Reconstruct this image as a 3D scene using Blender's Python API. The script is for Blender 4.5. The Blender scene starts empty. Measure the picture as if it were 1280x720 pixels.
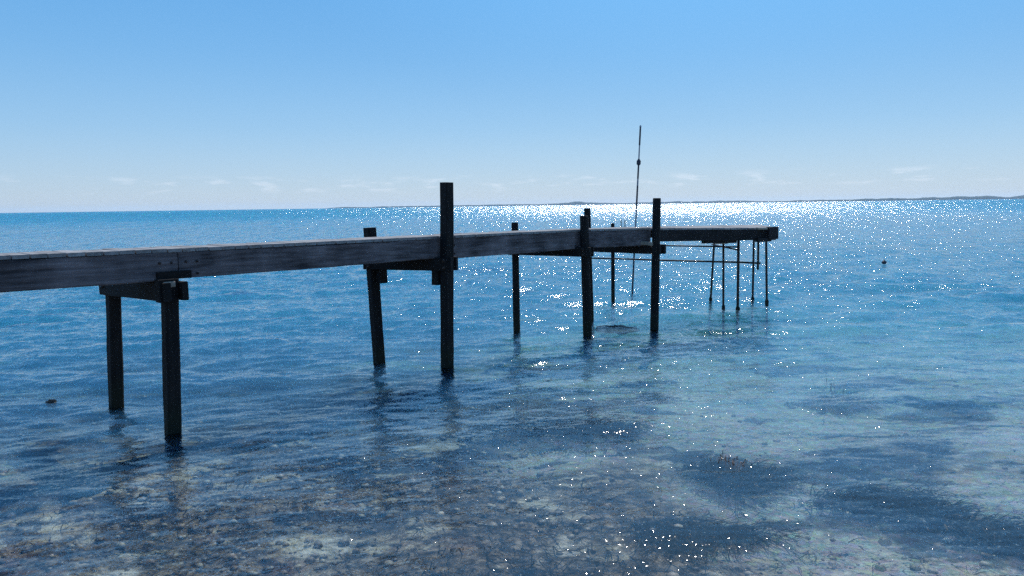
import bpy, math, random
import numpy as np
from mathutils import Vector, Matrix
R = math.radians
rnd = random.Random(7)
rng = np.random.default_rng(7)
S = bpy.context.scene
C = S.collection

# ------------------------------------------------------------------ camera, sky, sun, exposure
cam_data = bpy.data.cameras.new('camera')
cam = bpy.data.objects.new('camera', cam_data); C.objects.link(cam)
cam_data.sensor_width = 36.0
cam_data.lens = 36.0 * 930.0 / 1280.0
cam_data.clip_start = 0.05
cam_data.clip_end = 60000.0
PITCH = math.atan(103.0 / 930.0)
ROLL = math.atan(17.8 / 1280.0)
cam.matrix_world = (Matrix.Translation((0, 0, 2.0)) @ Matrix.Rotation(R(90) - PITCH, 4, 'X')
                    @ Matrix.Rotation(-ROLL, 4, 'Z'))
S.camera = cam

SUN_EL, SUN_AZ = R(53), R(17)          # azimuth clockwise from +Y (to the right of the view axis)
world = bpy.data.worlds.new('World'); S.world = world; world.use_nodes = True
wt = world.node_tree; wt.nodes.clear()
def wn(t, **k):
    n = wt.nodes.new(t)
    for a, b in k.items(): setattr(n, a, b)
    return n
sky = wn('ShaderNodeTexSky', sky_type='NISHITA', sun_disc=False)
sky.sun_elevation = SUN_EL; sky.sun_rotation = SUN_AZ
sky.altitude = 0; sky.air_density = 1.0; sky.dust_density = 0.1; sky.ozone_density = 3.0
hs = wn('ShaderNodeHueSaturation'); hs.inputs['Saturation'].default_value = 1.12
bg = wn('ShaderNodeBackground'); bg.inputs['Strength'].default_value = 0.1
wo = wn('ShaderNodeOutputWorld')
tc = wn('ShaderNodeTexCoord')
sep = wn('ShaderNodeSeparateXYZ')
wt.links.new(tc.outputs['Generated'], sep.inputs[0])
# small fair-weather clouds low over the horizon
mp = wn('ShaderNodeMapping'); mp.inputs['Scale'].default_value = (15, 15, 75)
wt.links.new(tc.outputs['Generated'], mp.inputs['Vector'])
nz = wn('ShaderNodeTexNoise'); nz.inputs['Scale'].default_value = 1.6; nz.inputs['Detail'].default_value = 6
nz.inputs['Roughness'].default_value = 0.55
wt.links.new(mp.outputs[0], nz.inputs['Vector'])
cr = wn('ShaderNodeMapRange', interpolation_type='SMOOTHSTEP')
cr.inputs['From Min'].default_value = 0.52; cr.inputs['From Max'].default_value = 0.70
wt.links.new(nz.outputs['Fac'], cr.inputs['Value'])
def band(a, b, c, d):
    m1 = wn('ShaderNodeMapRange', interpolation_type='SMOOTHSTEP'); m1.inputs['From Min'].default_value = a; m1.inputs['From Max'].default_value = b
    m2 = wn('ShaderNodeMapRange', interpolation_type='SMOOTHSTEP'); m2.inputs['From Min'].default_value = c; m2.inputs['From Max'].default_value = d
    m2.inputs['To Min'].default_value = 1; m2.inputs['To Max'].default_value = 0
    wt.links.new(sep.outputs['Z'], m1.inputs['Value']); wt.links.new(sep.outputs['Z'], m2.inputs['Value'])
    mm = wn('ShaderNodeMath', operation='MULTIPLY')
    wt.links.new(m1.outputs[0], mm.inputs[0]); wt.links.new(m2.outputs[0], mm.inputs[1])
    return mm
bd = band(0.016, 0.027, 0.032, 0.044)
cm = wn('ShaderNodeMath', operation='MULTIPLY'); wt.links.new(cr.outputs[0], cm.inputs[0]); wt.links.new(bd.outputs[0], cm.inputs[1])
cm2 = wn('ShaderNodeMath', operation='MULTIPLY'); cm2.inputs[1].default_value = 0.24
wt.links.new(cm.outputs[0], cm2.inputs[0])
mx = wn('ShaderNodeMixRGB'); mx.inputs['Color2'].default_value = (10.5, 10.8, 11.8, 1)
# the clear-air gradient of this sky by height, from pale blue haze on the horizon to deep blue overhead
gr = wn('ShaderNodeValToRGB'); gr.color_ramp.interpolation = 'B_SPLINE'
SKY = [(0.0, (4.8, 6.0, 7.6)), (0.045, (4.1, 6.0, 8.2)), (0.10, (3.1, 5.7, 8.6)), (0.19, (1.7, 4.7, 8.6)), (0.30, (1.2, 4.2, 8.6)), (0.55, (0.85, 3.5, 8.0)), (1.0, (0.5, 2.3, 6.2))]
while len(gr.color_ramp.elements) < len(SKY): gr.color_ramp.elements.new(0.5)
for e, (p_, c_) in zip(gr.color_ramp.elements, SKY): e.position = p_; e.color = (c_[0] / 10, c_[1] / 10, c_[2] / 10, 1)
wt.links.new(sep.outputs['Z'], gr.inputs['Fac'])
g10 = wn('ShaderNodeVectorMath', operation='SCALE'); g10.inputs['Scale'].default_value = 10.0
wt.links.new(gr.outputs['Color'], g10.inputs[0])
ms = wn('ShaderNodeMixRGB'); ms.inputs['Fac'].default_value = 0.78
wt.links.new(sky.outputs[0], hs.inputs['Color'])
wt.links.new(hs.outputs[0], ms.inputs['Color1']); wt.links.new(g10.outputs[0], ms.inputs['Color2'])
# the sky brightens in a broad glow around the sun
sdir = (math.sin(SUN_AZ) * math.cos(SUN_EL), math.cos(SUN_AZ) * math.cos(SUN_EL), math.sin(SUN_EL))
dt = wn('ShaderNodeVectorMath', operation='DOT_PRODUCT'); dt.inputs[1].default_value = sdir
wt.links.new(tc.outputs['Generated'], dt.inputs[0])
gm = wn('ShaderNodeMapRange'); gm.inputs['From Min'].default_value = 0.68; gm.inputs['From Max'].default_value = 1.0
wt.links.new(dt.outputs['Value'], gm.inputs['Value'])
gp = wn('ShaderNodeMath', operation='POWER'); gp.inputs[1].default_value = 1.6; wt.links.new(gm.outputs[0], gp.inputs[0])
gv = wn('ShaderNodeVectorMath', operation='SCALE'); gv.inputs[0].default_value = (1.8, 4.0, 5.6); wt.links.new(gp.outputs[0], gv.inputs['Scale'])
ga = wn('ShaderNodeVectorMath', operation='ADD'); wt.links.new(ms.outputs[0], ga.inputs[0]); wt.links.new(gv.outputs[0], ga.inputs[1])
wt.links.new(ga.outputs[0], mx.inputs['Color1']); wt.links.new(cm2.outputs[0], mx.inputs['Fac'])
wt.links.new(mx.outputs[0], bg.inputs['Color']); wt.links.new(bg.outputs[0], wo.inputs['Surface'])

sl = bpy.data.lights.new('sun', 'SUN'); sl.energy = 4.8; sl.angle = R(0.53); sl.color = (1.0, 0.96, 0.9)
so = bpy.data.objects.new('sun', sl); C.objects.link(so)
sd = Vector((math.sin(SUN_AZ) * math.cos(SUN_EL), math.cos(SUN_AZ) * math.cos(SUN_EL), math.sin(SUN_EL)))
so.rotation_euler = sd.to_track_quat('Z', 'Y').to_euler()
so.location = sd * 50
S.view_settings.view_transform = 'Standard'; S.view_settings.look = 'None'
S.view_settings.exposure = 0.0; S.view_settings.gamma = 1.0
S.cycles.use_denoising = False; S.cycles.caustics_refractive = False; S.cycles.volume_bounces = 1; S.cycles.max_bounces = 8; S.cycles.transparent_max_bounces = 12

# ------------------------------------------------------------------ helpers
def prop(o, label=None, cat=None, group=None, kind=None):
    if label: o['label'] = label
    if cat: o['category'] = cat
    if group: o['group'] = group
    if kind: o['kind'] = kind
    return o
def mesh_obj(name, verts, faces, mat, parent=None, smooth=False):
    me = bpy.data.meshes.new(name); me.from_pydata([tuple(v) for v in verts], [], faces); me.update()
    if mat: me.materials.append(mat)
    if smooth: me.polygons.foreach_set('use_smooth', [True] * len(me.polygons))
    o = bpy.data.objects.new(name, me); C.objects.link(o)
    if parent: o.parent = parent
    return o
class MB:
    def __init__(s): s.v = []; s.f = []
    def add(s, v, f):
        b = len(s.v); s.v += [tuple(p) for p in v]; s.f += [tuple(i + b for i in q) for q in f]
    def bar(s, p0, p1, w, h, up=(0, 0, 1), seg=1, ch=0.006, jit=0.0, taper=1.0, bend=None):
        """squared timber with chamfered edges from p0 to p1 (centre line); w across, h along up"""
        p0 = Vector(p0); p1 = Vector(p1); ax = (p1 - p0).normalized()
        side = ax.cross(Vector(up)).normalized(); upv = side.cross(ax).normalized()
        a, b = w / 2, h / 2
        prof = [(-a + ch, -b), (a - ch, -b), (a, -b + ch), (a, b - ch), (a - ch, b), (-a + ch, b), (-a, b - ch), (-a, -b + ch)]
        V = []; F = []
        for i in range(seg + 1):
            t = i / seg; k = 1 + (taper - 1) * t; c = p0.lerp(p1, t)
            if bend: c = c + Vector(bend) * math.sin(math.pi * t)
            for (x, y) in prof:
                j = jit if 0 <= t <= 1 else 0
                V.append(c + side * (x * k + rnd.uniform(-j, j)) + upv * (y * k + rnd.uniform(-j, j)))
        for i in range(seg):
            for q in range(8):
                r = (q + 1) % 8
                F.append((i * 8 + q, i * 8 + r, (i + 1) * 8 + r, (i + 1) * 8 + q))
        F.append(tuple(range(7, -1, -1))); F.append(tuple(seg * 8 + q for q in range(8)))
        s.add(V, F); return s
    def tube(s, pts, radii, n=10, jit=0.0, cap=True):
        V = []; F = []
        for i, p in enumerate(pts):
            p = Vector(p)
            d = Vector(pts[min(i + 1, len(pts) - 1)]) - Vector(pts[max(i - 1, 0)]); d.normalize()
            a = d.cross(Vector((0, 1, 0)) if abs(d.y) < 0.9 else Vector((1, 0, 0))).normalized(); b = d.cross(a)
            for k in range(n):
                t = 2 * math.pi * k / n; rr = radii[i] * (1 + rnd.uniform(-jit, jit))
                V.append(p + a * (rr * math.cos(t)) + b * (rr * math.sin(t)))
        for i in range(len(pts) - 1):
            for k in range(n):
                m = (k + 1) % n
                F.append((i * n + k, i * n + m, (i + 1) * n + m, (i + 1) * n + k))
        if cap:
            F.append(tuple(range(n - 1, -1, -1))); F.append(tuple((len(pts) - 1) * n + k for k in range(n)))
        s.add(V, F); return s
    def build(s, name, mat, parent=None, smooth=False):
        return mesh_obj(name, s.v, s.f, mat, parent, smooth)
def empty(name, loc):
    o = bpy.data.objects.new(name, None); C.objects.link(o); o.location = loc; o.empty_display_size = 0.3
    return o
def into(o, root):
    """parent a part built in world coordinates under its thing"""
    o.parent = root; o.matrix_parent_inverse = Matrix.Translation(root.location).inverted(); return o

# ------------------------------------------------------------------ materials
def material(name):
    m = bpy.data.materials.new(name); m.use_nodes = True; nt = m.node_tree; nt.nodes.clear()
    def N(t, ins=None, **k):
        n = nt.nodes.new(t)
        for a, b in k.items(): setattr(n, a, b)
        for a, b in (ins or {}).items():
            if hasattr(b, 'is_output') or isinstance(b, bpy.types.NodeSocket): nt.links.new(b, n.inputs[a])
            else: n.inputs[a].default_value = b
        return n
    return m, nt, N
def ramp(N, fac, stops, interp='LINEAR'):
    n = N('ShaderNodeValToRGB', {'Fac': fac}); cr = n.color_ramp; cr.interpolation = interp
    while len(cr.elements) < len(stops): cr.elements.new(0.5)
    for e, (p, c) in zip(cr.elements, stops): e.position = p; e.color = (*c, 1)
    return n.outputs['Color']
def wood(name, dark, light, scale=1.0, wet=True, axis=None, rough=0.85):
    m, nt, N = material(name)
    g = N('ShaderNodeNewGeometry')
    oi = N('ShaderNodeObjectInfo')
    off = N('ShaderNodeVectorMath', {0: g.outputs['Position'], 1: oi.outputs['Random']}, operation='ADD')
    ro = N('ShaderNodeMapping', {'Vector': off.outputs[0], 'Rotation': axis or (0, 0, 0)})
    mp = N('ShaderNodeMapping', {'Vector': ro.outputs[0], 'Scale': (1.5 * scale, 24 * scale, 34 * scale) if axis else (26 * scale, 26 * scale, 1.8 * scale)})
    n1 = N('ShaderNodeTexNoise', {'Vector': mp.outputs[0], 'Scale': 1.0, 'Detail': 7.0, 'Roughness': 0.65})
    n2 = N('ShaderNodeTexNoise', {'Vector': off.outputs[0], 'Scale': 2.7, 'Detail': 4.0})
    mixf = N('ShaderNodeMath', {0: n1.outputs['Fac'], 1: n2.outputs['Fac']}, operation='ADD')
    mr = N('ShaderNodeMapRange', {'Value': mixf.outputs[0], 'From Min': 0.75, 'From Max': 1.3})
    col = ramp(N, mr.outputs[0], [(0, dark), (0.55, tuple((a + b) / 2 for a, b in zip(dark, light))), (1, light)])
    if wet:
        sp = N('ShaderNodeSeparateXYZ', {0: g.outputs['Position']})
        wv = N('ShaderNodeMath', {0: n2.outputs['Fac'], 1: 0.25}, operation='MULTIPLY')
        zz = N('ShaderNodeMath', {0: sp.outputs['Z'], 1: wv.outputs[0]}, operation='SUBTRACT')
        wr = N('ShaderNodeMapRange', {'Value': zz.outputs[0], 'From Min': 0.02, 'From Max': 0.22})
        mc = N('ShaderNodeMixRGB', {'Fac': wr.outputs[0], 'Color1': (0.012, 0.014, 0.009, 1), 'Color2': col})
        col = mc.outputs[0]
    bp = N('ShaderNodeBump', {'Height': n1.outputs['Fac'], 'Strength': 0.9, 'Distance': 0.012})
    p = N('ShaderNodeBsdfPrincipled', {'Base Color': col, 'Roughness': rough, 'Normal': bp.outputs[0]})
    p.inputs['Specular IOR Level'].default_value = 0.25
    o = N('ShaderNodeOutputMaterial', {'Surface': p.outputs[0]})
    return m
AX = (0, 0, R(-46))
M_post = wood('dark_post_wood', (0.004, 0.004, 0.005), (0.017, 0.015, 0.015))
M_beam = wood('weathered_beam_wood', (0.030, 0.027, 0.031), (0.21, 0.18, 0.19), axis=AX, wet=False)
M_headbeam = wood('shaded_beam_wood', (0.006, 0.006, 0.007), (0.030, 0.026, 0.027), axis=AX, wet=False)  # darker than the side beams: the head's shade is put into the colour
M_cross = wood('dark_cross_wood', (0.004, 0.004, 0.005), (0.018, 0.015, 0.014), axis=(0, 0, R(-135)), wet=False)  # near-black wood for cross beams, cleats and the board at the joint
M_plank = wood('grey_deck_wood', (0.14, 0.135, 0.135), (0.34, 0.33, 0.33), axis=(0, 0, R(-135)), wet=False)
M_raw = wood('pale_cut_wood', (0.22, 0.18, 0.14), (0.42, 0.36, 0.30), wet=False)
def metal(name, a, b, rough=0.6):
    m, nt, N = material(name)
    g = N('ShaderNodeNewGeometry')
    n = N('ShaderNodeTexNoise', {'Vector': g.outputs['Position'], 'Scale': 30.0, 'Detail': 5.0})
    c = ramp(N, n.outputs['Fac'], [(0.35, a), (0.7, b)])
    p = N('ShaderNodeBsdfPrincipled', {'Base Color': c, 'Roughness': rough, 'Metallic': 0.3})
    N('ShaderNodeOutputMaterial', {'Surface': p.outputs[0]})
    return m
M_rust = metal('rusty_steel', (0.016, 0.012, 0.012), (0.045, 0.025, 0.018))
M_poledark = metal('dark_pole_paint', (0.02, 0.025, 0.04), (0.05, 0.055, 0.08))
M_polelight = metal('grey_pole_paint', (0.20, 0.21, 0.25), (0.34, 0.34, 0.38))

# ------------------------------------------------------------------ sea bed
def bed_z(x, y):
    """height of the bottom: a low beach behind the camera, shelving away to sea"""
    pts_y = np.array([-400, -60, -6, 0.6, 1.6, 3.6, 6, 9, 13, 18, 30, 60, 120, 12000])
    pts_z = np.array([3.0, 1.6, 0.62, 0.14, 0.02, -0.10, -0.17, -0.27, -0.45, -0.8, -1.6, -3.0, -5.0, -6.0])
    yy = y - 0.10 * np.clip(x, -8, 8) * np.clip(y / 6, 0, 1)
    z = np.interp(yy, pts_y, pts_z)
    am = np.clip(1 - y / 60, 0.0, 1.0)
    z = z + am * (0.035 * np.sin(x * 1.3 + 0.7 * y + 1.1) * np.sin(y * 1.1 - 0.4 * x) + 0.022 * np.sin(x * 3.1 - y * 2.3) * np.sin(y * 2.9 + x * 1.7 + 2))
    return z
def polar_sheet(name, mat, zfun, radii, angles, centre=(0, 0)):
    """one continuous sheet on a polar grid"""
    nr, na = len(radii), len(angles)
    Rr, A = np.meshgrid(radii, angles, indexing='ij')
    X = Rr * np.sin(A) + centre[0]; Y = Rr * np.cos(A) + centre[1]
    Z = zfun(X, Y, Rr)
    co = np.stack([X, Y, Z], -1).reshape(-1, 3).astype(np.float32)
    i = np.arange(nr - 1)[:, None]; j = np.arange(na)[None, :]; jn = (j + 1) % na
    q = np.stack([i * na + j, i * na + jn, (i + 1) * na + jn, (i + 1) * na + j], -1).reshape(-1, 4).astype(np.int32)
    me = bpy.data.meshes.new(name)
    me.vertices.add(len(co)); me.vertices.foreach_set('co', co.ravel())
    me.loops.add(q.size); me.loops.foreach_set('vertex_index', q.ravel())
    me.polygons.add(len(q)); me.polygons.foreach_set('loop_start', np.arange(0, q.size, 4, dtype=np.int32))
    me.polygons.foreach_set('use_smooth', np.ones(len(q), bool))
    me.update(calc_edges=True); me.validate()
    me.materials.append(mat)
    o = bpy.data.objects.new(name, me); C.objects.link(o)
    return o
def angs(fine, half, coarse):
    a = np.arange(-half, half, fine); b = np.arange(half, 2 * math.pi - half, coarse)
    return np.concatenate([a, b])
FAR = 8000.0

m, nt, N = material('seabed'); M_bed = m
g = N('ShaderNodeNewGeometry'); P = g.outputs['Position']
w1 = N('ShaderNodeTexNoise', {'Vector': P, 'Scale': 5.0, 'Detail': 3.0})
wob = N('ShaderNodeVectorMath', {0: w1.outputs['Color'], 1: (0.22, 0.22, 0.0)}, operation='MULTIPLY')
Pw = N('ShaderNodeVectorMath', {0: P, 1: wob.outputs[0]}, operation='ADD').outputs[0]
mpb = N('ShaderNodeMapping', {'Vector': Pw, 'Rotation': (0, 0, R(-18)), 'Scale': (0.55, 1.0, 1.0)})
big = N('ShaderNodeTexNoise', {'Vector': mpb.outputs[0], 'Scale': 0.85, 'Detail': 5.0, 'Roughness': 0.6})
med = N('ShaderNodeTexNoise', {'Vector': Pw, 'Scale': 10.0, 'Detail': 6.0, 'Roughness': 0.7})
peb = N('ShaderNodeTexVoronoi', {'Vector': Pw, 'Scale': 22.0})
sepP = N('ShaderNodeSeparateXYZ', {0: P})
# nearer the shore: stones and weed; further out to the right: clean pale sand
shore = N('ShaderNodeMapRange', {'Value': sepP.outputs['Y'], 'From Min': 3.5, 'From Max': 10.0, 'To Min': 0.13, 'To Max': -0.04})
leftb = N('ShaderNodeMapRange', {'Value': sepP.outputs['X'], 'From Min': -0.8, 'From Max': 1.8, 'To Min': 0.26, 'To Max': -0.03})
s1 = N('ShaderNodeMath', {0: big.outputs['Fac'], 1: shore.outputs[0]}, operation='ADD')
s2 = N('ShaderNodeMath', {0: s1.outputs[0], 1: leftb.outputs[0]}, operation='ADD')
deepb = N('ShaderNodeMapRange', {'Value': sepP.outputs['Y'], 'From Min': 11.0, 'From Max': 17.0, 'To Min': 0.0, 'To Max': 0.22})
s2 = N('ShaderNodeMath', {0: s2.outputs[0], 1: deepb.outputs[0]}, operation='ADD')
s3 = N('ShaderNodeMath', {0: med.outputs['Fac'], 1: 0.30}, operation='MULTIPLY')
s4 = N('ShaderNodeMath', {0: s2.outputs[0], 1: s3.outputs[0]}, operation='ADD')
weedf = N('ShaderNodeMapRange', {'Value': s4.outputs[0], 'From Min': 0.72, 'From Max': 0.86}, interpolation_type='SMOOTHSTEP')
sand = ramp(N, med.outputs['Fac'], [(0.30, (0.34, 0.34, 0.31)), (0.5, (0.52, 0.52, 0.48)), (0.72, (0.68, 0.68, 0.62))])
pebc = N('ShaderNodeMixRGB', {'Fac': 0.35, 'Color1': sand, 'Color2': peb.outputs['Color']}, blend_type='MULTIPLY')
weed = ramp(N, med.outputs['Fac'], [(0.36, (0.012, 0.014, 0.014)), (0.48, (0.07, 0.06, 0.05)), (0.58, (0.26, 0.21, 0.16)), (0.70, (0.52, 0.47, 0.40))])
pat = N('ShaderNodeTexNoise', {'Vector': mpb.outputs[0], 'Scale': 3.4, 'Detail': 4.0, 'Roughness': 0.65})
patf = N('ShaderNodeMapRange', {'Value': pat.outputs['Fac'], 'From Min': 0.50, 'From Max': 0.62, 'To Min': 0.0, 'To Max': 0.8}, interpolation_type='SMOOTHSTEP')
hue = N('ShaderNodeTexNoise', {'Vector': Pw, 'Scale': 1.9, 'Detail': 3.0})
gravel = ramp(N, N('ShaderNodeMath', {0: hue.outputs['Fac'], 1: N('ShaderNodeMath', {0: med.outputs['Fac'], 1: 0.5}, operation='MULTIPLY').outputs[0]}, operation='ADD').outputs[0],
              [(0.58, (0.10, 0.06, 0.06)), (0.68, (0.36, 0.28, 0.24)), (0.78, (0.64, 0.60, 0.46)), (0.88, (0.80, 0.78, 0.72))])
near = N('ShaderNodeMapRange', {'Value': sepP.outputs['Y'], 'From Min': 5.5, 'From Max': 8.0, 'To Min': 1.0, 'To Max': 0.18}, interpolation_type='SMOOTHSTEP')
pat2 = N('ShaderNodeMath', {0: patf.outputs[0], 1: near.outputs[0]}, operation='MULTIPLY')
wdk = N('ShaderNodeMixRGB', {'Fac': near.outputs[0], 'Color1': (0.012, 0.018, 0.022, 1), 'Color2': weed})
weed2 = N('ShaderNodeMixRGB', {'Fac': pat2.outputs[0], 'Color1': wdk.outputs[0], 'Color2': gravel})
bc = N('ShaderNodeMixRGB', {'Fac': weedf.outputs[0], 'Color1': pebc.outputs[0], 'Color2': weed2.outputs[0]})
# beds of dark weed in ragged patches over the near bottom
mpd = N('ShaderNodeMapping', {'Vector': Pw, 'Rotation': (0, 0, R(-12)), 'Scale': (0.7, 1.0, 1.0), 'Location': (5.3, 2.1, 0)})
dkn = N('ShaderNodeTexNoise', {'Vector': mpd.outputs[0], 'Scale': 1.15, 'Detail': 5.0, 'Roughness': 0.62})
dkf = N('ShaderNodeMapRange', {'Value': dkn.outputs['Fac'], 'From Min': 0.535, 'From Max': 0.585, 'To Min': 0.0, 'To Max': 0.88}, interpolation_type='SMOOTHSTEP')
bc = N('ShaderNodeMixRGB', {'Fac': dkf.outputs[0], 'Color1': bc.outputs[0], 'Color2': (0.012, 0.018, 0.032, 1)})
bb = N('ShaderNodeBump', {'Height': med.outputs['Fac'], 'Strength': 1.0, 'Distance': 0.08})
pb = N('ShaderNodeBsdfPrincipled', {'Base Color': bc.outputs[0], 'Roughness': 0.95, 'Normal': bb.outputs[0]})
pb.inputs['Specular IOR Level'].default_value = 0.1
N('ShaderNodeOutputMaterial', {'Surface': pb.outputs[0]})
r_bed = np.concatenate([[0.01], np.arange(0.4, 16, 0.12), np.geomspace(16, FAR, 60)])
bed = polar_sheet('seabed', M_bed, lambda X, Y, Rr: bed_z(X, Y), r_bed, angs(0.012, 0.85, 0.06))
prop(bed, kind='structure', label='pale sand and dark weed covered bottom under the clear shallow water')

# ------------------------------------------------------------------ water with real waves
waves = []
wd = R(-90 - 0) # towards the camera
for k in range(150):
    lam = 0.065 * (3.2 / 0.065) ** (rng.random() ** 1.05)
    th = R(-72) + rng.normal() * R(30)          # propagation direction, crests rising to the right
    if lam < 0.6: th = R(-80) + rng.normal() * R(24)
    waves.append((lam, th, rng.random() * 2 * math.pi, rng.uniform(0.6, 1.4)))
def water_z(X, Y, Rr):
    grid = np.maximum(Rr * Rr / 2.0 * 0.0006, Rr * 0.002)
    amp_gain = np.interp(Rr, [0, 4, 7, 10, 14, 20, 60], [0.19, 0.25, 0.42, 0.66, 0.82, 0.92, 1.0])
    Z = np.zeros_like(X)
    gust = 1 + 0.28 * np.sin(X * 0.35 + 0.8 * np.sin(Y * 0.21)) * np.sin(Y * 0.42 - X * 0.13 + 1.0)
    for lam, th, ph, a in waves:
        kk = 2 * math.pi / lam
        slope = 0.0160 * a * float(np.interp(lam, [0.06, 0.11, 0.32, 0.8, 3.2], [1.2, 1.8, 1.9, 1.7, 0.7]))
        amp = slope / kk
        fade = np.clip((lam / grid - 3.0) / 4.0, 0, 1)
        if fade.max() <= 0: continue
        arg = kk * (X * math.cos(th) + Y * math.sin(th)) + ph + 0.9 * np.sin(0.23 * X / lam ** 0.5 + ph * 3) + 0.7 * np.sin(0.31 * Y / lam ** 0.5 + ph)
        s = np.sin(arg)
        Z += fade * amp * (s + 0.22 * np.cos(2 * arg))
    fine = (np.abs(np.arctan2(X, Y)) < 0.80)
    return Z * amp_gain * gust * np.where(fine, 1.0, 0.6)
dep = np.concatenate([np.arange(R(60), R(29), -R(0.8)), np.arange(R(29), 0.0032, -0.00058)])
r_w = np.concatenate([2.0 / np.tan(dep), np.geomspace(2.0 / dep[-1] * 1.02, FAR, 90)])
m, nt, N = material('sea_water'); M_water = m
g = N('ShaderNodeNewGeometry'); P = g.outputs['Position']
sp = N('ShaderNodeSeparateXYZ', {0: P})
flat = N('ShaderNodeCombineXYZ', {'X': sp.outputs['X'], 'Y': sp.outputs['Y'], 'Z': 0.0})
dist = N('ShaderNodeVectorMath', {0: flat.outputs[0]}, operation='LENGTH').outputs['Value']
mp = N('ShaderNodeMapping', {'Vector': flat.outputs[0], 'Rotation': (0, 0, R(-16)), 'Scale': (0.55, 1.0, 1.0)})
r1 = N('ShaderNodeTexNoise', {'Vector': mp.outputs[0], 'Scale': 120.0, 'Detail': 2.0, 'Roughness': 0.62})
r2 = N('ShaderNodeTexNoise', {'Vector': mp.outputs[0], 'Scale': 2.2, 'Detail': 5.0, 'Roughness': 0.6})
def centred(sock, amp):
    a = N('ShaderNodeVectorMath', {0: sock, 1: (0.5, 0.5, 0.5)}, operation='SUBTRACT')
    b = N('ShaderNodeVectorMath', {0: a.outputs[0], 1: (1.35, 1.25, 0.0)}, operation='MULTIPLY')
    return N('ShaderNodeVectorMath', {0: b.outputs[0], 'Scale': amp}, operation='SCALE').outputs[0]
def tails(sock, amp):
    # mostly calm, here and there a steep little facet
    a = N('ShaderNodeVectorMath', {0: sock, 1: (0.5, 0.5, 0.5)}, operation='SUBTRACT')
    b = N('ShaderNodeVectorMath', {0: a.outputs[0], 1: (1.0, 1.15, 0.0)}, operation='MULTIPLY')
    d = N('ShaderNodeVectorMath', {0: b.outputs[0], 1: b.outputs[0]}, operation='DOT_PRODUCT').outputs['Value']
    k = N('ShaderNodeMath', {0: d, 1: amp}, operation='MULTIPLY').outputs[0]
    return N('ShaderNodeVectorMath', {0: b.outputs[0], 'Scale': k}, operation='SCALE').outputs[0]
lg = N('ShaderNodeMath', {0: dist, 1: 10.0}, operation='LOGARITHM').outputs[0]
def curve(pts):
    n = N('ShaderNodeFloatCurve', {'Value': N('ShaderNodeMath', {0: lg, 1: 0.25}, operation='MULTIPLY').outputs[0]})
    cv = n.mapping.curves[0]
    while len(cv.points) < len(pts): cv.points.new(0.5, 0.5)
    for q, (x, y) in zip(cv.points, pts): q.location = (x / 4.0, y / 2.0); q.handle_type = 'VECTOR'
    n.mapping.update()
    return N('ShaderNodeMath', {0: n.outputs[0], 1: 2.0}, operation='MULTIPLY').outputs[0]
a1 = curve([(0, 0.16), (0.7, 0.20), (1.0, 0.35), (1.2, 0.8), (1.8, 0.9), (2.3, 0.8), (4, 0.8)])
a2 = curve([(0, 0.0), (1.0, 0.0), (1.5, 0.2), (2.0, 0.4), (4, 0.4)])
layers = []
for sx, sy, pts in ((6.0, 14.0, [(0, 0), (0.8, 0.0), (1.05, 0.4), (1.4, 1.1), (1.7, 0.6), (4, 0)]),
                    (8.0, 0.8, [(0, 0), (1.2, 0), (1.6, 1.3), (1.9, 1.3), (2.3, 0.3), (4, 0.0)]),
                    (3.0, 0.14, [(0, 0), (1.7, 0), (2.05, 1.5), (2.35, 1.4), (2.8, 0.3), (4, 0)]),
                    (1.0, 0.022, [(0, 0), (2.2, 0), (2.55, 1.7), (2.8, 1.6), (3.2, 0.5), (4, 0)]),
                    (0.3, 0.0025, [(0, 0), (2.7, 0), (3.05, 1.8), (4, 1.8)])):
    mq = N('ShaderNodeMapping', {'Vector': flat.outputs[0], 'Rotation': (0, 0, R(-6)), 'Scale': (sx, sy, 1.0)})
    rq = N('ShaderNodeTexNoise', {'Vector': mq.outputs[0], 'Scale': 1.0, 'Detail': 2.0, 'Roughness': 0.6})
    layers.append(centred(rq.outputs['Color'], N('ShaderNodeMath', {0: curve(pts), 1: 0.92}, operation='MULTIPLY').outputs[0]))
v1 = centred(r1.outputs['Color'], a1); v2 = centred(r2.outputs['Color'], a2)
nv = N('ShaderNodeVectorMath', {0: g.outputs['Normal'], 1: v1}, operation='ADD')
nv = N('ShaderNodeVectorMath', {0: nv.outputs[0], 1: v2}, operation='ADD')
for q in layers: nv = N('ShaderNodeVectorMath', {0: nv.outputs[0], 1: q}, operation='ADD')
for sx, sy, k, pts in ((42.0, 42.0, 7.5, [(0, 0.5), (0.7, 1.0), (0.95, 1.0), (1.15, 0.0), (4, 0.0)]),
                       (19.0, 9.0, 10.0, [(0, 0.0), (0.9, 0.0), (1.1, 1.0), (1.5, 1.0), (1.8, 0.0), (4, 0)]),
                       (7.0, 1.2, 6.5, [(0, 0.0), (1.4, 0.0), (1.7, 1.0), (2.1, 1.0), (2.4, 0.0), (4, 0)])):
    mq = N('ShaderNodeMapping', {'Vector': flat.outputs[0], 'Rotation': (0, 0, R(-8)), 'Scale': (sx, sy, 1.0), 'Location': (3.7, 1.9, 0)})
    rq = N('ShaderNodeTexNoise', {'Vector': mq.outputs[0], 'Scale': 1.0, 'Detail': 1.0, 'Roughness': 0.5})
    layers.append(tails(rq.outputs['Color'], N('ShaderNodeMath', {0: curve(pts), 1: k}, operation='MULTIPLY').outputs[0]))
for q in layers[-3:]: nv = N('ShaderNodeVectorMath', {0: nv.outputs[0], 1: q}, operation='ADD')
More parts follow.
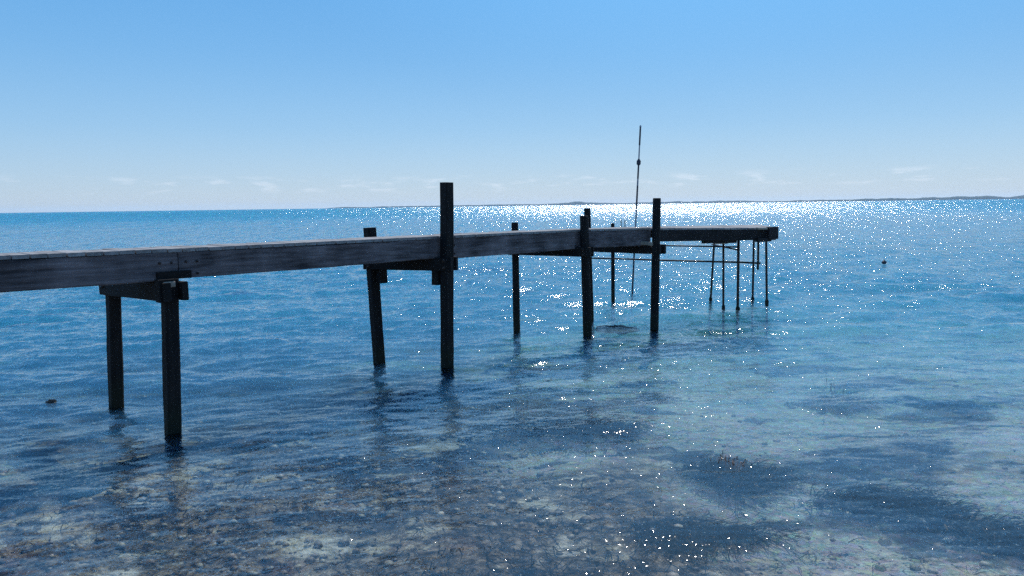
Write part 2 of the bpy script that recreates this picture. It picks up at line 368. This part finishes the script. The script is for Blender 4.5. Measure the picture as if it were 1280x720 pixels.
# the small waves run shoreward, so their steep faces look to the shore
steep = N('ShaderNodeCombineXYZ', {'X': 0.0, 'Y': N('ShaderNodeMath', {0: curve([(0, 0.0), (1.0, 0.02), (1.6, 0.05), (2.0, 0.11), (2.25, 0.33), (2.6, 0.46), (4, 0.48)]), 1: -1.0}, operation='MULTIPLY').outputs[0], 'Z': 0.0})
nv = N('ShaderNodeVectorMath', {0: nv.outputs[0], 1: steep.outputs[0]}, operation='ADD')
nn = N('ShaderNodeVectorMath', {0: nv.outputs[0]}, operation='NORMALIZE').outputs[0]
fr = N('ShaderNodeFresnel', {'IOR': 1.42, 'Normal': nn})
ro = curve([(0, 0.05), (1.0, 0.06), (1.6, 0.09), (2.2, 0.15), (4, 0.2)])
gl = N('ShaderNodeBsdfGlossy', {'Color': (1, 1, 1, 1), 'Roughness': ro, 'Normal': nn})
tr = N('ShaderNodeBsdfTransparent', {'Color': (1, 1, 1, 1)})
rf = N('ShaderNodeBsdfRefraction', {'Color': (1, 1, 1, 1), 'Roughness': 0.0, 'IOR': 1.333, 'Normal': nn})
see = N('ShaderNodeMixShader', {0: 0.76, 1: rf.outputs[0], 2: tr.outputs[0]})
out = N('ShaderNodeMixShader', {0: fr.outputs[0], 1: see.outputs[0], 2: gl.outputs[0]})
# the body of the water absorbs red and scatters blue-green light back
va = N('ShaderNodeVolumeAbsorption', {'Color': (0.03, 0.75, 0.97, 1), 'Density': 0.54})
vs = N('ShaderNodeVolumeScatter', {'Color': (0.07, 0.42, 1.0, 1), 'Density': 0.52, 'Anisotropy': 0.0})
vol = N('ShaderNodeAddShader', {0: va.outputs[0], 1: vs.outputs[0]})
N('ShaderNodeOutputMaterial', {'Surface': out.outputs[0], 'Volume': vol.outputs[0]})
sea = polar_sheet('sea_water', M_water, water_z, r_w, angs(0.0021, 0.80, 0.03))
prop(sea, kind='structure', label='clear rippled blue sea reaching out to the horizon')

# ------------------------------------------------------------------ far shore
m, nt, N = material('far_woodland'); M_land = m
g = N('ShaderNodeNewGeometry')
n = N('ShaderNodeTexNoise', {'Vector': g.outputs['Position'], 'Scale': 0.01, 'Detail': 4.0})
c = ramp(N, n.outputs['Fac'], [(0.3, (0.022, 0.040, 0.040)), (0.7, (0.040, 0.060, 0.048))])
p = N('ShaderNodeBsdfDiffuse', {'Color': c}); N('ShaderNodeOutputMaterial', {'Surface': p.outputs[0]})
def hill_range(name, prof, dist, label, deep=500.0):
    """prof: list of (x pixel-independent bearing in degrees, height m); a low coast with uneven wooded crest"""
    b = np.arange(prof[0][0], prof[-1][0], 0.035); h = np.interp(b, [p[0] for p in prof], [p[1] for p in prof])
    rg = np.random.default_rng(int(dist)); h = h * (1 + 0.22 * np.convolve(rg.normal(size=len(b)), np.ones(25) / 25, 'same') * 3.0) 
    rows = [(0, -7), (0, 0.30), (deep * 0.15, 0.75), (deep * 0.4, 1.0), (deep * 0.7, 0.8), (deep, -7)]
    V = []; F = []
    for d, k in rows:
        for a, hh in zip(b, h):
            rr = (dist + d) / math.cos(math.radians(a)) * 1.0
            V.append((rr * math.sin(math.radians(a)), rr * math.cos(math.radians(a)), k if k < 0 else max(hh, 0.0) * k))
    nb = len(b)
    for i in range(len(rows) - 1):
        for j in range(nb - 1):
            F.append((i * nb + j, i * nb + j + 1, (i + 1) * nb + j + 1, (i + 1) * nb + j))
    o = mesh_obj(name, V, F, M_land, smooth=True); prop(o, label=label, kind='structure'); return o
hill_range('hills', [(-14, 0), (-13, 8), (-6, 11), (-2, 11), (0, 12), (3.6, 12), (4.4, 24), (5.6, 26), (6.8, 14), (9, 10), (12, 15), (16, 18), (18, 13), (20.5, 6), (21, 0)], 6200,
           'long low far coast along the horizon behind the jetty')
hill_range('hills', [(18.8, 0), (19.6, 9), (24, 13), (28, 17), (33, 22), (38, 25), (46, 22), (50, 0)], 5000,
           'higher dark blue far coast along the horizon at the right')

# ------------------------------------------------------------------ sea haze in front of the far shore
m, nt, N = material('haze'); M_haze = m
pv = N('ShaderNodeVolumePrincipled', {'Color': (0.66, 0.82, 1.0, 1), 'Density': 0.00006, 'Anisotropy': 0.3})
N('ShaderNodeOutputMaterial', {'Volume': pv.outputs[0]})
hz = 9000.0; zb, zt = -8.0, 48.0
hv = [(-hz, -hz, zb), (hz, -hz, zb), (hz, hz, zb), (-hz, hz, zb), (-hz, -hz, zt), (hz, -hz, zt), (hz, hz, zt), (-hz, hz, zt)]
haze = mesh_obj('haze', hv, [(3, 2, 1, 0), (4, 5, 6, 7), (0, 1, 5, 4), (1, 2, 6, 5), (2, 3, 7, 6), (3, 0, 4, 7)], M_haze)
prop(haze, 'pale sea haze fading the far coast', 'haze', kind='stuff')

# ------------------------------------------------------------------ the jetty
jetty = empty('jetty', (-0.8, 9.2, 0))
prop(jetty, 'long dark weathered wooden jetty on posts reaching from the left out into the sea', 'jetty')
def part(mb, name, mat, label=None, smooth=False):
    o = mb.build(name, mat, None, smooth); into(o, jetty)
    if label: o['label'] = label
    return o
# trestles: near post, far post (x, y at water), tops
D = Vector((0.695, 0.719, 0)).normalized(); Nn = Vector((-D.y, D.x, 0))
def post(base, top, w, round_=False, bed=-1.2, mid=None, seg=7):
    w = w * 0.94; b = Vector(base); t = Vector(top); d = (t - b) / (t.z - b.z)
    foot = b + d * (bed - b.z)
    mb = MB()
    if round_:
        n = 12; pts = [foot.lerp(t, i / n) for i in range(n + 1)]
        rad = [w / 2 * (1.06 - 0.08 * i / n) for i in range(n + 1)]
        pts.append(t + Vector((0, 0, 0.012))); rad.append(w / 2 * 0.86)
        mb.tube(pts, rad, 14, 0.035); return part(mb, 'post', M_post, smooth=False)
    mb.bar(foot, t, w, w, up=D, seg=10, ch=0.014, jit=0.0035)
    return part(mb, 'post', M_post)
def cross(pn, pf, ztop, h, ext0, ext1, dz=0.0, thick=0.055, gap=0.075):
    a = Vector((pn[0], pn[1], 0)); b = Vector((pf[0], pf[1], 0)); u = (b - a).normalized(); s = Vector((u.y, -u.x, 0))
    for sg in (-1, 1):
        p0 = a - u * ext0 + s * sg * gap; p1 = b + u * ext1 + s * sg * gap
        p0.z = ztop - h / 2; p1.z = ztop - h / 2 + dz
        part(MB().bar(p0, p1, thick, h, seg=6, ch=0.006, jit=0.002), 'cross_beam', M_cross)
        for q in (a, b):                                   # bolt heads with washers where the boards clasp the posts
            for zz in (0.25, 0.75):
                c = Vector((q.x, q.y, ztop - h * zz)) + s * sg * (gap + thick / 2)
                part(MB().tube([c - s * sg * 0.006, c + s * sg * 0.004, c + s * sg * 0.018], [0.026, 0.026, 0.013], 8), 'bolt', M_rust)
# trestle nearest the shore (tops hidden under the beams)
BT = [1.655, 1.640, 1.625, 1.615]                          # deck top height at the trestles
post((-3.086, 6.55, 0), (-3.025, 6.55, 1.40), 0.128, seg=8)
post((-4.11, 7.523, 0), (-4.047, 7.523, 1.40), 0.128)
cross((-3.03, 6.56), (-4.05, 7.53), 1.376, 0.165, 0.14, 0.12, dz=-0.055)
part(MB().bar((-3.045, 6.50, 1.20), (-3.045, 6.50, 1.40), 0.10, 0.14, up=D, seg=2, jit=0.002), 'cleat', M_cross)
part(MB().bar((-3.03, 6.44, 1.355), (-2.96, 6.51, 1.355), 0.012, 0.05, jit=0.001), 'bracket', M_raw, 'small pale worn bracket face')
# second trestle
post((-0.83, 9.20, 0), (-0.78, 9.20, 2.293), 0.138)
post((-1.756, 9.60, 0), (-1.821, 9.60, 1.744), 0.135)
cross((-0.80, 9.22), (-1.80, 9.61), 1.375, 0.165, 0.10, 0.08)
for (x, y) in ((-0.93, 9.25), (-1.68, 9.57)):
    part(MB().bar((x, y, 1.03), (x, y, 1.21), 0.10, 0.12, up=D, seg=2, ch=0.012, jit=0.003), 'cleat', M_cross)
# third trestle
post((1.163, 11.40, 0), (1.115, 11.40, 1.82), 0.145, True)
post((0.068, 11.842, 0), (0.059, 11.842, 1.722), 0.118, True)
cross((1.12, 11.41), (0.06, 11.85), 1.355, 0.15, 0.12, 0.08, dz=0.02)
# fourth trestle
post((2.30, 11.92, 0), (2.325, 11.92, 2.075), 0.142, True)
post((1.36, 12.80, 0), (1.305, 12.80, 1.925), 0.120, True)
cross((2.32, 12.00), (1.33, 12.92), 1.345, 0.15, 0.14, 0.10)
part(MB().bar((2.10, 11.99, 1.375), (2.25, 11.87, 1.36), 0.05, 0.055, seg=2, jit=0.002), 'packing_block', M_raw, 'short pale packing block under the beam')

# side beams, bay by bay, near and far side
NODES = [(-7.35, 2.30, 1.70), (-5.10, 4.62, 1.685), (-2.99, 6.66, 1.660), (-0.84, 9.32, 1.636), (1.02, 11.42, 1.622), (2.26, 12.07, 1.612)]
HTS = [0.25, 0.25, 0.25, 0.24, 0.262, 0.25]
WID = 0.50
PT = 0.032
for side in (0, 1):
    for i in range(len(NODES) - 1):
        a = Vector(NODES[i]); b = Vector(NODES[i + 1]); u = (b - a); u.z = 0; u.normalize(); nn = Vector((-u.y, u.x, 0))
        h = HTS[i + 1]
        off = nn * (0.035 if side == 0 else WID - 0.035)
        a2 = a + off + u * 0.004; b2 = b + off - u * 0.004
        a2.z = a.z - PT - h / 2; b2.z = b.z - PT - h / 2
        if side == 0 and i == 3: a2.z += 0.004; 
        part(MB().bar(a2, b2, 0.07, h, seg=16, ch=0.007, jit=0.0022, bend=(0, 0, -0.006)), 'beam', M_beam)
for i, (px_, py_, pz_) in enumerate(NODES[1:5]):
    u = D
    for k in (-0.16, -0.06, 0.07, 0.17):
        for zz in (0.09, 0.20):
            c = Vector((px_, py_, pz_ - PT - zz)) + u * k + Nn * 0.0
            part(MB().tube([c + Nn * 0.006, c - Nn * 0.004, c - Nn * 0.010], [0.012, 0.012, 0.006], 7), 'nail_head', M_rust)
# thin dark board over the lower near beam face at the first trestle
for (x, y, z, w) in ((-2.99, 6.66, 1.447, 0.40),):
    u = D
    part(MB().bar(Vector((x, y, z - 0.02)) - u * w / 2 - Nn * 0.018, Vector((x, y, z - 0.02)) + u * w / 4 - Nn * 0.018, 0.03, 0.07, seg=3, ch=0.005, jit=0.002), 'dark_board', M_cross)
# deck planks across
tot = 0
lens = []
for i in range(len(NODES) - 1):
    lens.append((Vector(NODES[i + 1]) - Vector(NODES[i])).length)
L = sum(lens); pos = 0.0
def along(s):
    for i, l in enumerate(lens):
        if s <= l or i == len(lens) - 1:
            a = Vector(NODES[i]); b = Vector(NODES[i + 1]); u = b - a; u.z = 0
            return a.lerp(b, s / l), u.normalized()
        s -= l
while pos < L - 0.10:
    w = rnd.uniform(0.112, 0.128); c, u = along(pos + w / 2); nn = Vector((-u.y, u.x, 0))
    o0 = rnd.uniform(-0.016, 0.002); o1 = WID + rnd.uniform(-0.02, 0.03); zc = c.z - PT / 2 + rnd.uniform(-0.001, 0.0012)
    p0 = c + nn * o0; p1 = c + nn * o1; p0.z = zc; p1.z = zc + rnd.uniform(-0.004, 0.004)
    part(MB().bar(p0, p1, w, PT, ch=0.004), 'plank', M_plank)
    pos += w + rnd.uniform(0.006, 0.014)

# the head of the jetty: a wider low platform on thin steel legs
H0, H1 = Vector((2.36, 12.22, 1.600)), Vector((4.80, 13.50, 1.535))
R0, R1 = Vector((1.62, 13.06, 1.600)), Vector((5.02, 15.15, 1.545))
HP = 0.03
def hb(a, b, h, name='head_beam', w=0.075, mat=M_headbeam, drop=HP):
    a = Vector(a); b = Vector(b); a.z -= drop + h / 2; b.z -= drop + h / 2
    part(MB().bar(a, b, w, h, seg=10, ch=0.007, jit=0.002), name, mat)
ue = (H1 - H0).normalized(); ne = Vector((-ue.y, ue.x, 0))
hb(H0 + ne * 0.04, H1 + ne * 0.04 + ue * 0.0, 0.190)
hb(R0 - ne * 0.05, R1 - ne * 0.05 - ue * 0.05, 0.17)
for t in (0.62, 0.985):
    a = H0.lerp(H1, t) + ne * 0.10; b = R0.lerp(R1, t) - ne * 0.12
    hb(a, b, 0.15, drop=HP + 0.02)
nP = 20
for i in range(nP):
    t0 = (i + 0.03) / nP; t1 = (i + 0.97) / nP
    a0, a1, b0, b1 = H0.lerp(H1, t0), H0.lerp(H1, t1), R0.lerp(R1, t0), R0.lerp(R1, t1)
    oo = rnd.uniform(-0.012, 0.006); zz = rnd.uniform(-0.002, 0.003)
    vs = [q + ne * oo for q in (a0, a1)] + [q for q in (b1, b0)]
    top = [Vector((q.x, q.y, q.z + zz)) for q in vs]; bot = [Vector((q.x, q.y, q.z + zz - HP)) for q in vs]
    part_mb = MB(); part_mb.add(bot + top, [(3, 2, 1, 0), (4, 5, 6, 7), (0, 1, 5, 4), (1, 2, 6, 5), (2, 3, 7, 6), (3, 0, 4, 7)])
    part(part_mb, 'plank', M_plank)
# end block, fender board and plates
eb = H1 + ne * 0.02
part(MB().bar(Vector((4.60, 13.36, 1.445)), Vector((4.80, 13.465, 1.445)), 0.07, 0.225, seg=2, ch=0.008, jit=0.003), 'end_block', M_headbeam)
part(MB().bar(Vector((4.36, 13.225, 1.535)), Vector((4.57, 13.335, 1.53)), 0.04, 0.035, seg=1, ch=0.004), 'plate', M_raw, 'small pale worn plate near the end')
part(MB().bar(Vector((4.37, 13.26, 1.33)), Vector((4.66, 13.42, 1.33)), 0.08, 0.07, seg=2, jit=0.003), 'corner_brace', M_headbeam)
part(MB().bar(Vector((3.30, 12.80, 1.335)), Vector((3.95, 13.15, 1.325)), 0.09, 0.06, seg=3, jit=0.004), 'corner_brace', M_headbeam)
part(MB().bar(Vector((3.52, 12.93, 1.298)), Vector((3.78, 13.06, 1.293)), 0.05, 0.022, seg=1), 'plate', M_raw)
# steel legs
def pipe(name, pts, r, n=10, label=None):
    return part(MB().tube(pts, [r] * len(pts), n, 0.03), name, M_rust, label, smooth=True)
for (x, y, lx, ly, r) in ((4.06, 15.10, 0.055, -0.05, 0.022), (3.97, 13.86, -0.025, 0.0, 0.021), (4.17, 13.63, -0.012, 0.0, 0.025), (4.895, 15.02, -0.012, -0.03, 0.022), (5.04, 14.60, -0.05, 0.0, 0.023)):
    d = Vector((lx, ly, 0)) / 1.5
    pts = [Vector((x, y, 0)) + d * z + Vector((0, 0, z)) for z in (-1.4, -0.5, 0, 0.5, 1.0, 1.40)]
    pipe('leg', pts, r)
    c = pts[-1]; part(MB().tube([c - Vector((0, 0, 0.09)), c - Vector((0, 0, 0.01))], [r * 1.7, r * 1.7], 10), 'collar', M_rust)
    c = pts[2]; part(MB().tube([c - Vector((0, 0, 0.05)), c + Vector((0, 0, 0.05)), c + Vector((0, 0, 0.09))], [r * 1.5, r * 1.6, r * 1.1], 10, 0.1), 'growth', M_post)
pipe('hanging_pipe', [(4.56, 13.75, 1.50), (4.565, 13.75, 1.1), (4.565, 13.75, 0.755)], 0.021)
post((2.10, 15.36, 0), (2.09, 15.36, 1.60), 0.082, True, bed=-1.6)
pipe('rail', [(1.62, 15.72, 0.875), (2.09, 15.31, 0.885), (3.2, 14.37, 0.895), (4.2, 13.585, 0.91), (4.48, 13.36, 0.905)], 0.017)
pipe('rail', [(2.2, 15.32, 1.17), (3.1, 14.49, 1.18), (4.14, 13.62, 1.19)], 0.014)
pipe('rail', [(4.17, 13.63, 1.13), (4.07, 15.10, 1.16)], 0.014)
for (x, y, h) in ((2.24, 15.2, 1.68), (2.31, 15.15, 1.67)):
    part(MB().tube([(x, y, 1.50), (x, y, h)], [0.010, 0.009], 6), 'mooring_pin', M_rust)
# carrier joists linking the far stub post with the platform
hb(Vector((2.15, 15.36, 1.56)), Vector((2.9, 13.95, 1.575)), 0.10, 'joist', 0.06)

# ------------------------------------------------------------------ thin pole standing behind the head
pole = empty('marker_pole', (2.70, 16.6, 0))
prop(pole, 'tall thin dark pole with a small knob standing in the sea behind the jetty', 'pole')
def on_pole(z): return Vector((2.70 + 0.045 * z, 16.6, z))
segs = [(-1.7, 1.5, 0.020, M_poledark), (1.5, 1.95, 0.019, M_polelight), (1.95, 2.40, 0.020, M_poledark), (2.40, 2.55, 0.018, M_polelight), (2.55, 2.86, 0.019, M_poledark), (2.96, 3.28, 0.015, M_polelight), (3.28, 3.69, 0.019, M_poledark)]
for z0, z1, r, mt in segs:
    o = MB().tube([on_pole(z0), on_pole((z0 + z1) / 2), on_pole(z1)], [r, r, r * 0.94], 8).build('pole_section', mt); into(o, pole)
    if mt is M_polelight: o['label'] = 'paler grey length of the pole'
o = MB().tube([on_pole(2.84), on_pole(2.87), on_pole(2.94), on_pole(2.98)], [0.02, 0.046, 0.046, 0.018], 10).build('knob', M_poledark); into(o, pole)
o = MB().tube([on_pole(3.67), on_pole(3.71)], [0.026, 0.014], 8).build('tip', M_polelight); into(o, pole)

# ------------------------------------------------------------------ small floating and awash things
def blob(rad, sq, n1=10, n2=7, jit=0.12, seed=1):
    r = random.Random(seed); V = [(0, 0, rad * sq[2])]; F = []
    for i in range(1, n2):
        p = math.pi * i / n2
        for k in range(n1):
            t = 2 * math.pi * k / n1; q = rad * (1 + r.uniform(-jit, jit))
            V.append((q * sq[0] * math.sin(p) * math.cos(t), q * sq[1] * math.sin(p) * math.sin(t), q * sq[2] * math.cos(p)))
    V.append((0, 0, -rad * sq[2])); e = len(V) - 1
    for k in range(n1): F.append((0, 1 + k, 1 + (k + 1) % n1)); F.append((e, e - 1 - k, e - 1 - (k + 1) % n1))
    for i in range(n2 - 2):
        for k in range(n1):
            a = 1 + i * n1 + k; b = 1 + i * n1 + (k + 1) % n1
            F.append((a, a + n1, b + n1, b))
    return V, F
def plain(name, col, rough=0.6):
    m, nt, N = material(name)
    g = N('ShaderNodeNewGeometry'); n = N('ShaderNodeTexNoise', {'Vector': g.outputs['Position'], 'Scale': 25.0, 'Detail': 4.0})
    c = ramp(N, n.outputs['Fac'], [(0.3, tuple(q * 0.6 for q in col)), (0.7, col)])
    p = N('ShaderNodeBsdfPrincipled', {'Base Color': c, 'Roughness': rough}); N('ShaderNodeOutputMaterial', {'Surface': p.outputs[0]}); return m
M_rock = plain('wet_rock', (0.03, 0.028, 0.026), 0.35)
M_buoy = plain('dark_buoy', (0.03, 0.025, 0.04), 0.4); M_buoyw = plain('buoy_band', (0.6, 0.6, 0.62), 0.5)
buoy = empty('buoy', (11.8, 23.5, 0)); prop(buoy, 'small dark float bobbing alone on open water right of the jetty', 'buoy')
V, F = blob(0.075, (1, 1, 0.8), jit=0.0, n1=14, n2=9); o = mesh_obj('float', V, F, M_buoy, buoy, True); o.location = (0, 0, 0.05)
o = MB().tube([(0, 0, 0.10), (0, 0, 0.125), (0.0, 0, 0.14)], [0.02, 0.015, 0.02], 8).build('eyelet', M_buoy, buoy)
def rock(loc, rad, sq, rz, label, seed):
    V, F = blob(rad, sq, n1=16, n2=9, jit=0.3, seed=seed)
    o = mesh_obj('rock', V, F, M_rock, None, False); o.location = loc; o.rotation_euler = (0.1, 0.05, rz)
    prop(o, label, 'rock'); return o
rock((-4.84, 7.62, 0.012), 0.042, (1.1, 0.7, 0.9), 0.4, 'small dark stone poking out of the water left of the jetty posts', 3)
rock((1.72, 12.0, -0.035), 0.26, (1.3, 0.5, 0.22), 0.15, 'dark wavelet edge, added as a low rock shape, between the two rounded near posts of the jetty', 5)  # dark wavelet edge on the water, built as an added rock shape

# weed
m, nt, N = material('seaweed'); M_weed = m
g = N('ShaderNodeNewGeometry')
c = ramp(N, g.outputs['Random Per Island'], [(0.0, (0.004, 0.006, 0.008)), (0.7, (0.014, 0.016, 0.014)), (0.92, (0.045, 0.038, 0.022)), (1.0, (0.12, 0.09, 0.05))])
p = N('ShaderNodeBsdfPrincipled', {'Base Color': c, 'Roughness': 0.9}); p.inputs['Specular IOR Level'].default_value = 0.1; N('ShaderNodeOutputMaterial', {'Surface': p.outputs[0]})
m, nt, N = material('pale_seaweed'); M_weedp = m
g = N('ShaderNodeNewGeometry')
c = ramp(N, g.outputs['Random Per Island'], [(0.0, (0.16, 0.10, 0.07)), (0.5, (0.45, 0.33, 0.27)), (1.0, (0.7, 0.6, 0.55))])
p = N('ShaderNodeBsdfPrincipled', {'Base Color': c, 'Roughness': 0.45}); N('ShaderNodeOutputMaterial', {'Surface': p.outputs[0]})
def ribbon(V, F, r, x, y, z, ln, w, lift, zmax=-0.05, ang=None):
    a = r.gauss(R(-70), 0.7) if ang is None else ang
    n = 4; b = len(V); px, py = x, y
    for i in range(n + 1):
        t = i / n; a += r.uniform(-0.45, 0.45)
        zz = min(z + lift * math.sin(t * 2.0), zmax - 0.01 * r.random())
        ww = w * (1 - 0.75 * t)
        V.append((px - math.sin(a) * ww, py + math.cos(a) * ww, zz + r.uniform(-.004, .004))); V.append((px + math.sin(a) * ww, py - math.cos(a) * ww, zz))
        px += math.cos(a) * ln / n; py += math.sin(a) * ln / n
    for i in range(n):
        q = b + 2 * i; F.append((q, q + 1, q + 3, q + 2))
def clump(x, y, rx, ry, rz, count, label, seed, tips=0, tipcol=None):
    r = random.Random(seed); root = empty('seaweed_clump', (x, y, float(bed_z(x, y))))
    prop(root, label, 'seaweed', 'seaweed clumps in the shallows'); V = []; F = []
    z0 = root.location.z
    for k in range(count):
        q = math.sqrt(r.random()) * (0.75 + 0.35 * r.random()); t = r.random() * 2 * math.pi
        lobes = 1 + 0.25 * math.sin(3 * t + seed) + 0.15 * math.sin(7 * t + 2 * seed)
        dx, dy = q * rx * lobes * math.cos(t), q * ry * lobes * math.sin(t)
        X = dx * math.cos(rz) - dy * math.sin(rz); Y = dx * math.sin(rz) + dy * math.cos(rz)
        ribbon(V, F, r, X, Y, float(bed_z(x + X, y + Y)) - z0, r.uniform(0.12, 0.3), r.uniform(0.003, 0.008), r.uniform(0.04, 0.15) * (1.1 - 0.5 * q), zmax=-0.07 - z0)
    mesh_obj('fronds', V, F, M_weed, root)
    if tips:
        V = []; F = []
        for k in range(tips):
            X = r.gauss(0, 0.06); Y = r.gauss(0, 0.08); h = r.uniform(0.002, 0.015)
            b = len(V); lean = r.uniform(-0.03, 0.03); w = r.uniform(0.003, 0.006)
            V += [(X - w, Y, -z0 - 0.09), (X + w, Y, -z0 - 0.09), (X + lean * .5 + w, Y + .004, -z0 + h * .6), (X + lean * .5 - w, Y - .004, -z0 + h * .6), (X + lean * 1.6, Y + lean, -z0 + h)]
            F += [(b, b + 1, b + 2, b + 3), (b + 3, b + 2, b + 4)]
        o = mesh_obj('frond_tips', V, F, tipcol or M_weedp, root); o['label'] = 'paler tips breaking the surface'; o['kind'] = 'stuff'
    return root
clump(3.52, 8.0, 0.42, 0.30, 0.1, 900, 'small round dark seaweed clump farthest out in the pale sandy shallows right of the jetty', 1, 6)
clump(1.72, 5.62, 0.42, 0.42, 0.3, 1300, 'dark seaweed clump with pinkish tips breaking the surface, mid right foreground', 2, 40)
clump(2.62, 5.12, 0.48, 0.28, -0.2, 1100, 'broad dark seaweed clump right of the one with pinkish tips', 4)
clump(2.98, 4.62, 0.26, 0.26, -0.6, 800, 'dark seaweed clump nearest the lower right corner of the view', 5)
clump(0.55, 6.9, 0.75, 0.36, 0.15, 1300, 'wide bluish dark seaweed clump below the rounded jetty posts', 6)
clump(1.15, 4.55, 0.45, 0.22, 0.1, 800, 'dark seaweed clump nearest the camera in the right centre foreground', 8)
# loose weed and stones over the bottom
m, nt, N = material('bottom_stones'); M_stone = m
g = N('ShaderNodeNewGeometry')
c = ramp(N, g.outputs['Random Per Island'], [(0.0, (0.02, 0.02, 0.02)), (0.35, (0.10, 0.08, 0.07)), (0.6, (0.22, 0.17, 0.14)), (0.85, (0.36, 0.33, 0.27)), (0.98, (0.46, 0.44, 0.40)), (1.0, (0.75, 0.73, 0.70))])
nzz = N('ShaderNodeTexNoise', {'Vector': g.outputs['Position'], 'Scale': 40.0}); mm = N('ShaderNodeMixRGB', {'Fac': 0.4, 'Color1': c, 'Color2': nzz.outputs['Color']}, blend_type='MULTIPLY')
p = N('ShaderNodeBsdfPrincipled', {'Base Color': mm.outputs[0], 'Roughness': 0.6}); N('ShaderNodeOutputMaterial', {'Surface': p.outputs[0]})
V = []; F = []; r = random.Random(11)
for k in range(11000):
    y = 2.2 + 9 * r.random() ** 1.6; x = r.uniform(-0.85, 0.85) * y
    dens = 0.5 + 0.5 * math.sin(x * 1.7 + 1.3 * math.sin(y * 1.1)) * math.sin(y * 2.0 + x * 0.8)
    if x > 0.5: dens *= max(0.04, 0.7 - (y - 4) * 0.4)
    if r.random() > dens * 0.9 + 0.05: continue
    s = 0.010 + 0.036 * r.random() ** 3
    v, f = blob(s, (1, r.uniform(0.6, 1), r.uniform(0.4, 0.7)), n1=6, n2=4, jit=0.15, seed=k)
    a = r.random() * 6.28; ca, sa = math.cos(a), math.sin(a); z = float(bed_z(x, y)) + s * 0.2; b = len(V)
    V += [(p[0] * ca - p[1] * sa + x, p[0] * sa + p[1] * ca + y, p[2] + z) for p in v]; F += [tuple(i + b for i in q) for q in f]
o = mesh_obj('bottom_stones', V, F, M_stone, None, True); prop(o, 'countless small stones lying on the bottom in the clear foreground water', 'stones', kind='stuff')
V = []; F = []
for k in range(12000):
    y = 2.4 + 8 * r.random() ** 1.4; x = r.uniform(-0.85, 0.85) * y
    dens = 0.5 + 0.5 * math.sin(x * 1.1 + 1.9 * math.sin(y * 0.9) + 2.2) * math.sin(y * 1.6 - x * 0.5 + 0.6)
    if x > 0.8: dens *= max(0.1, 1 - (y - 3.8) * 0.55)
    if r.random() > dens ** 1.5: continue
    ribbon(V, F, r, x, y, float(bed_z(x, y)), r.uniform(0.06, 0.22), r.uniform(0.002, 0.006), r.uniform(0.01, 0.06))
o = mesh_obj('loose_seaweed', V, F, M_weed); prop(o, 'brown and dark loose seaweed fronds spread over the shallow bottom', 'seaweed', kind='stuff')
print('verts sea', len(sea.data.vertices))
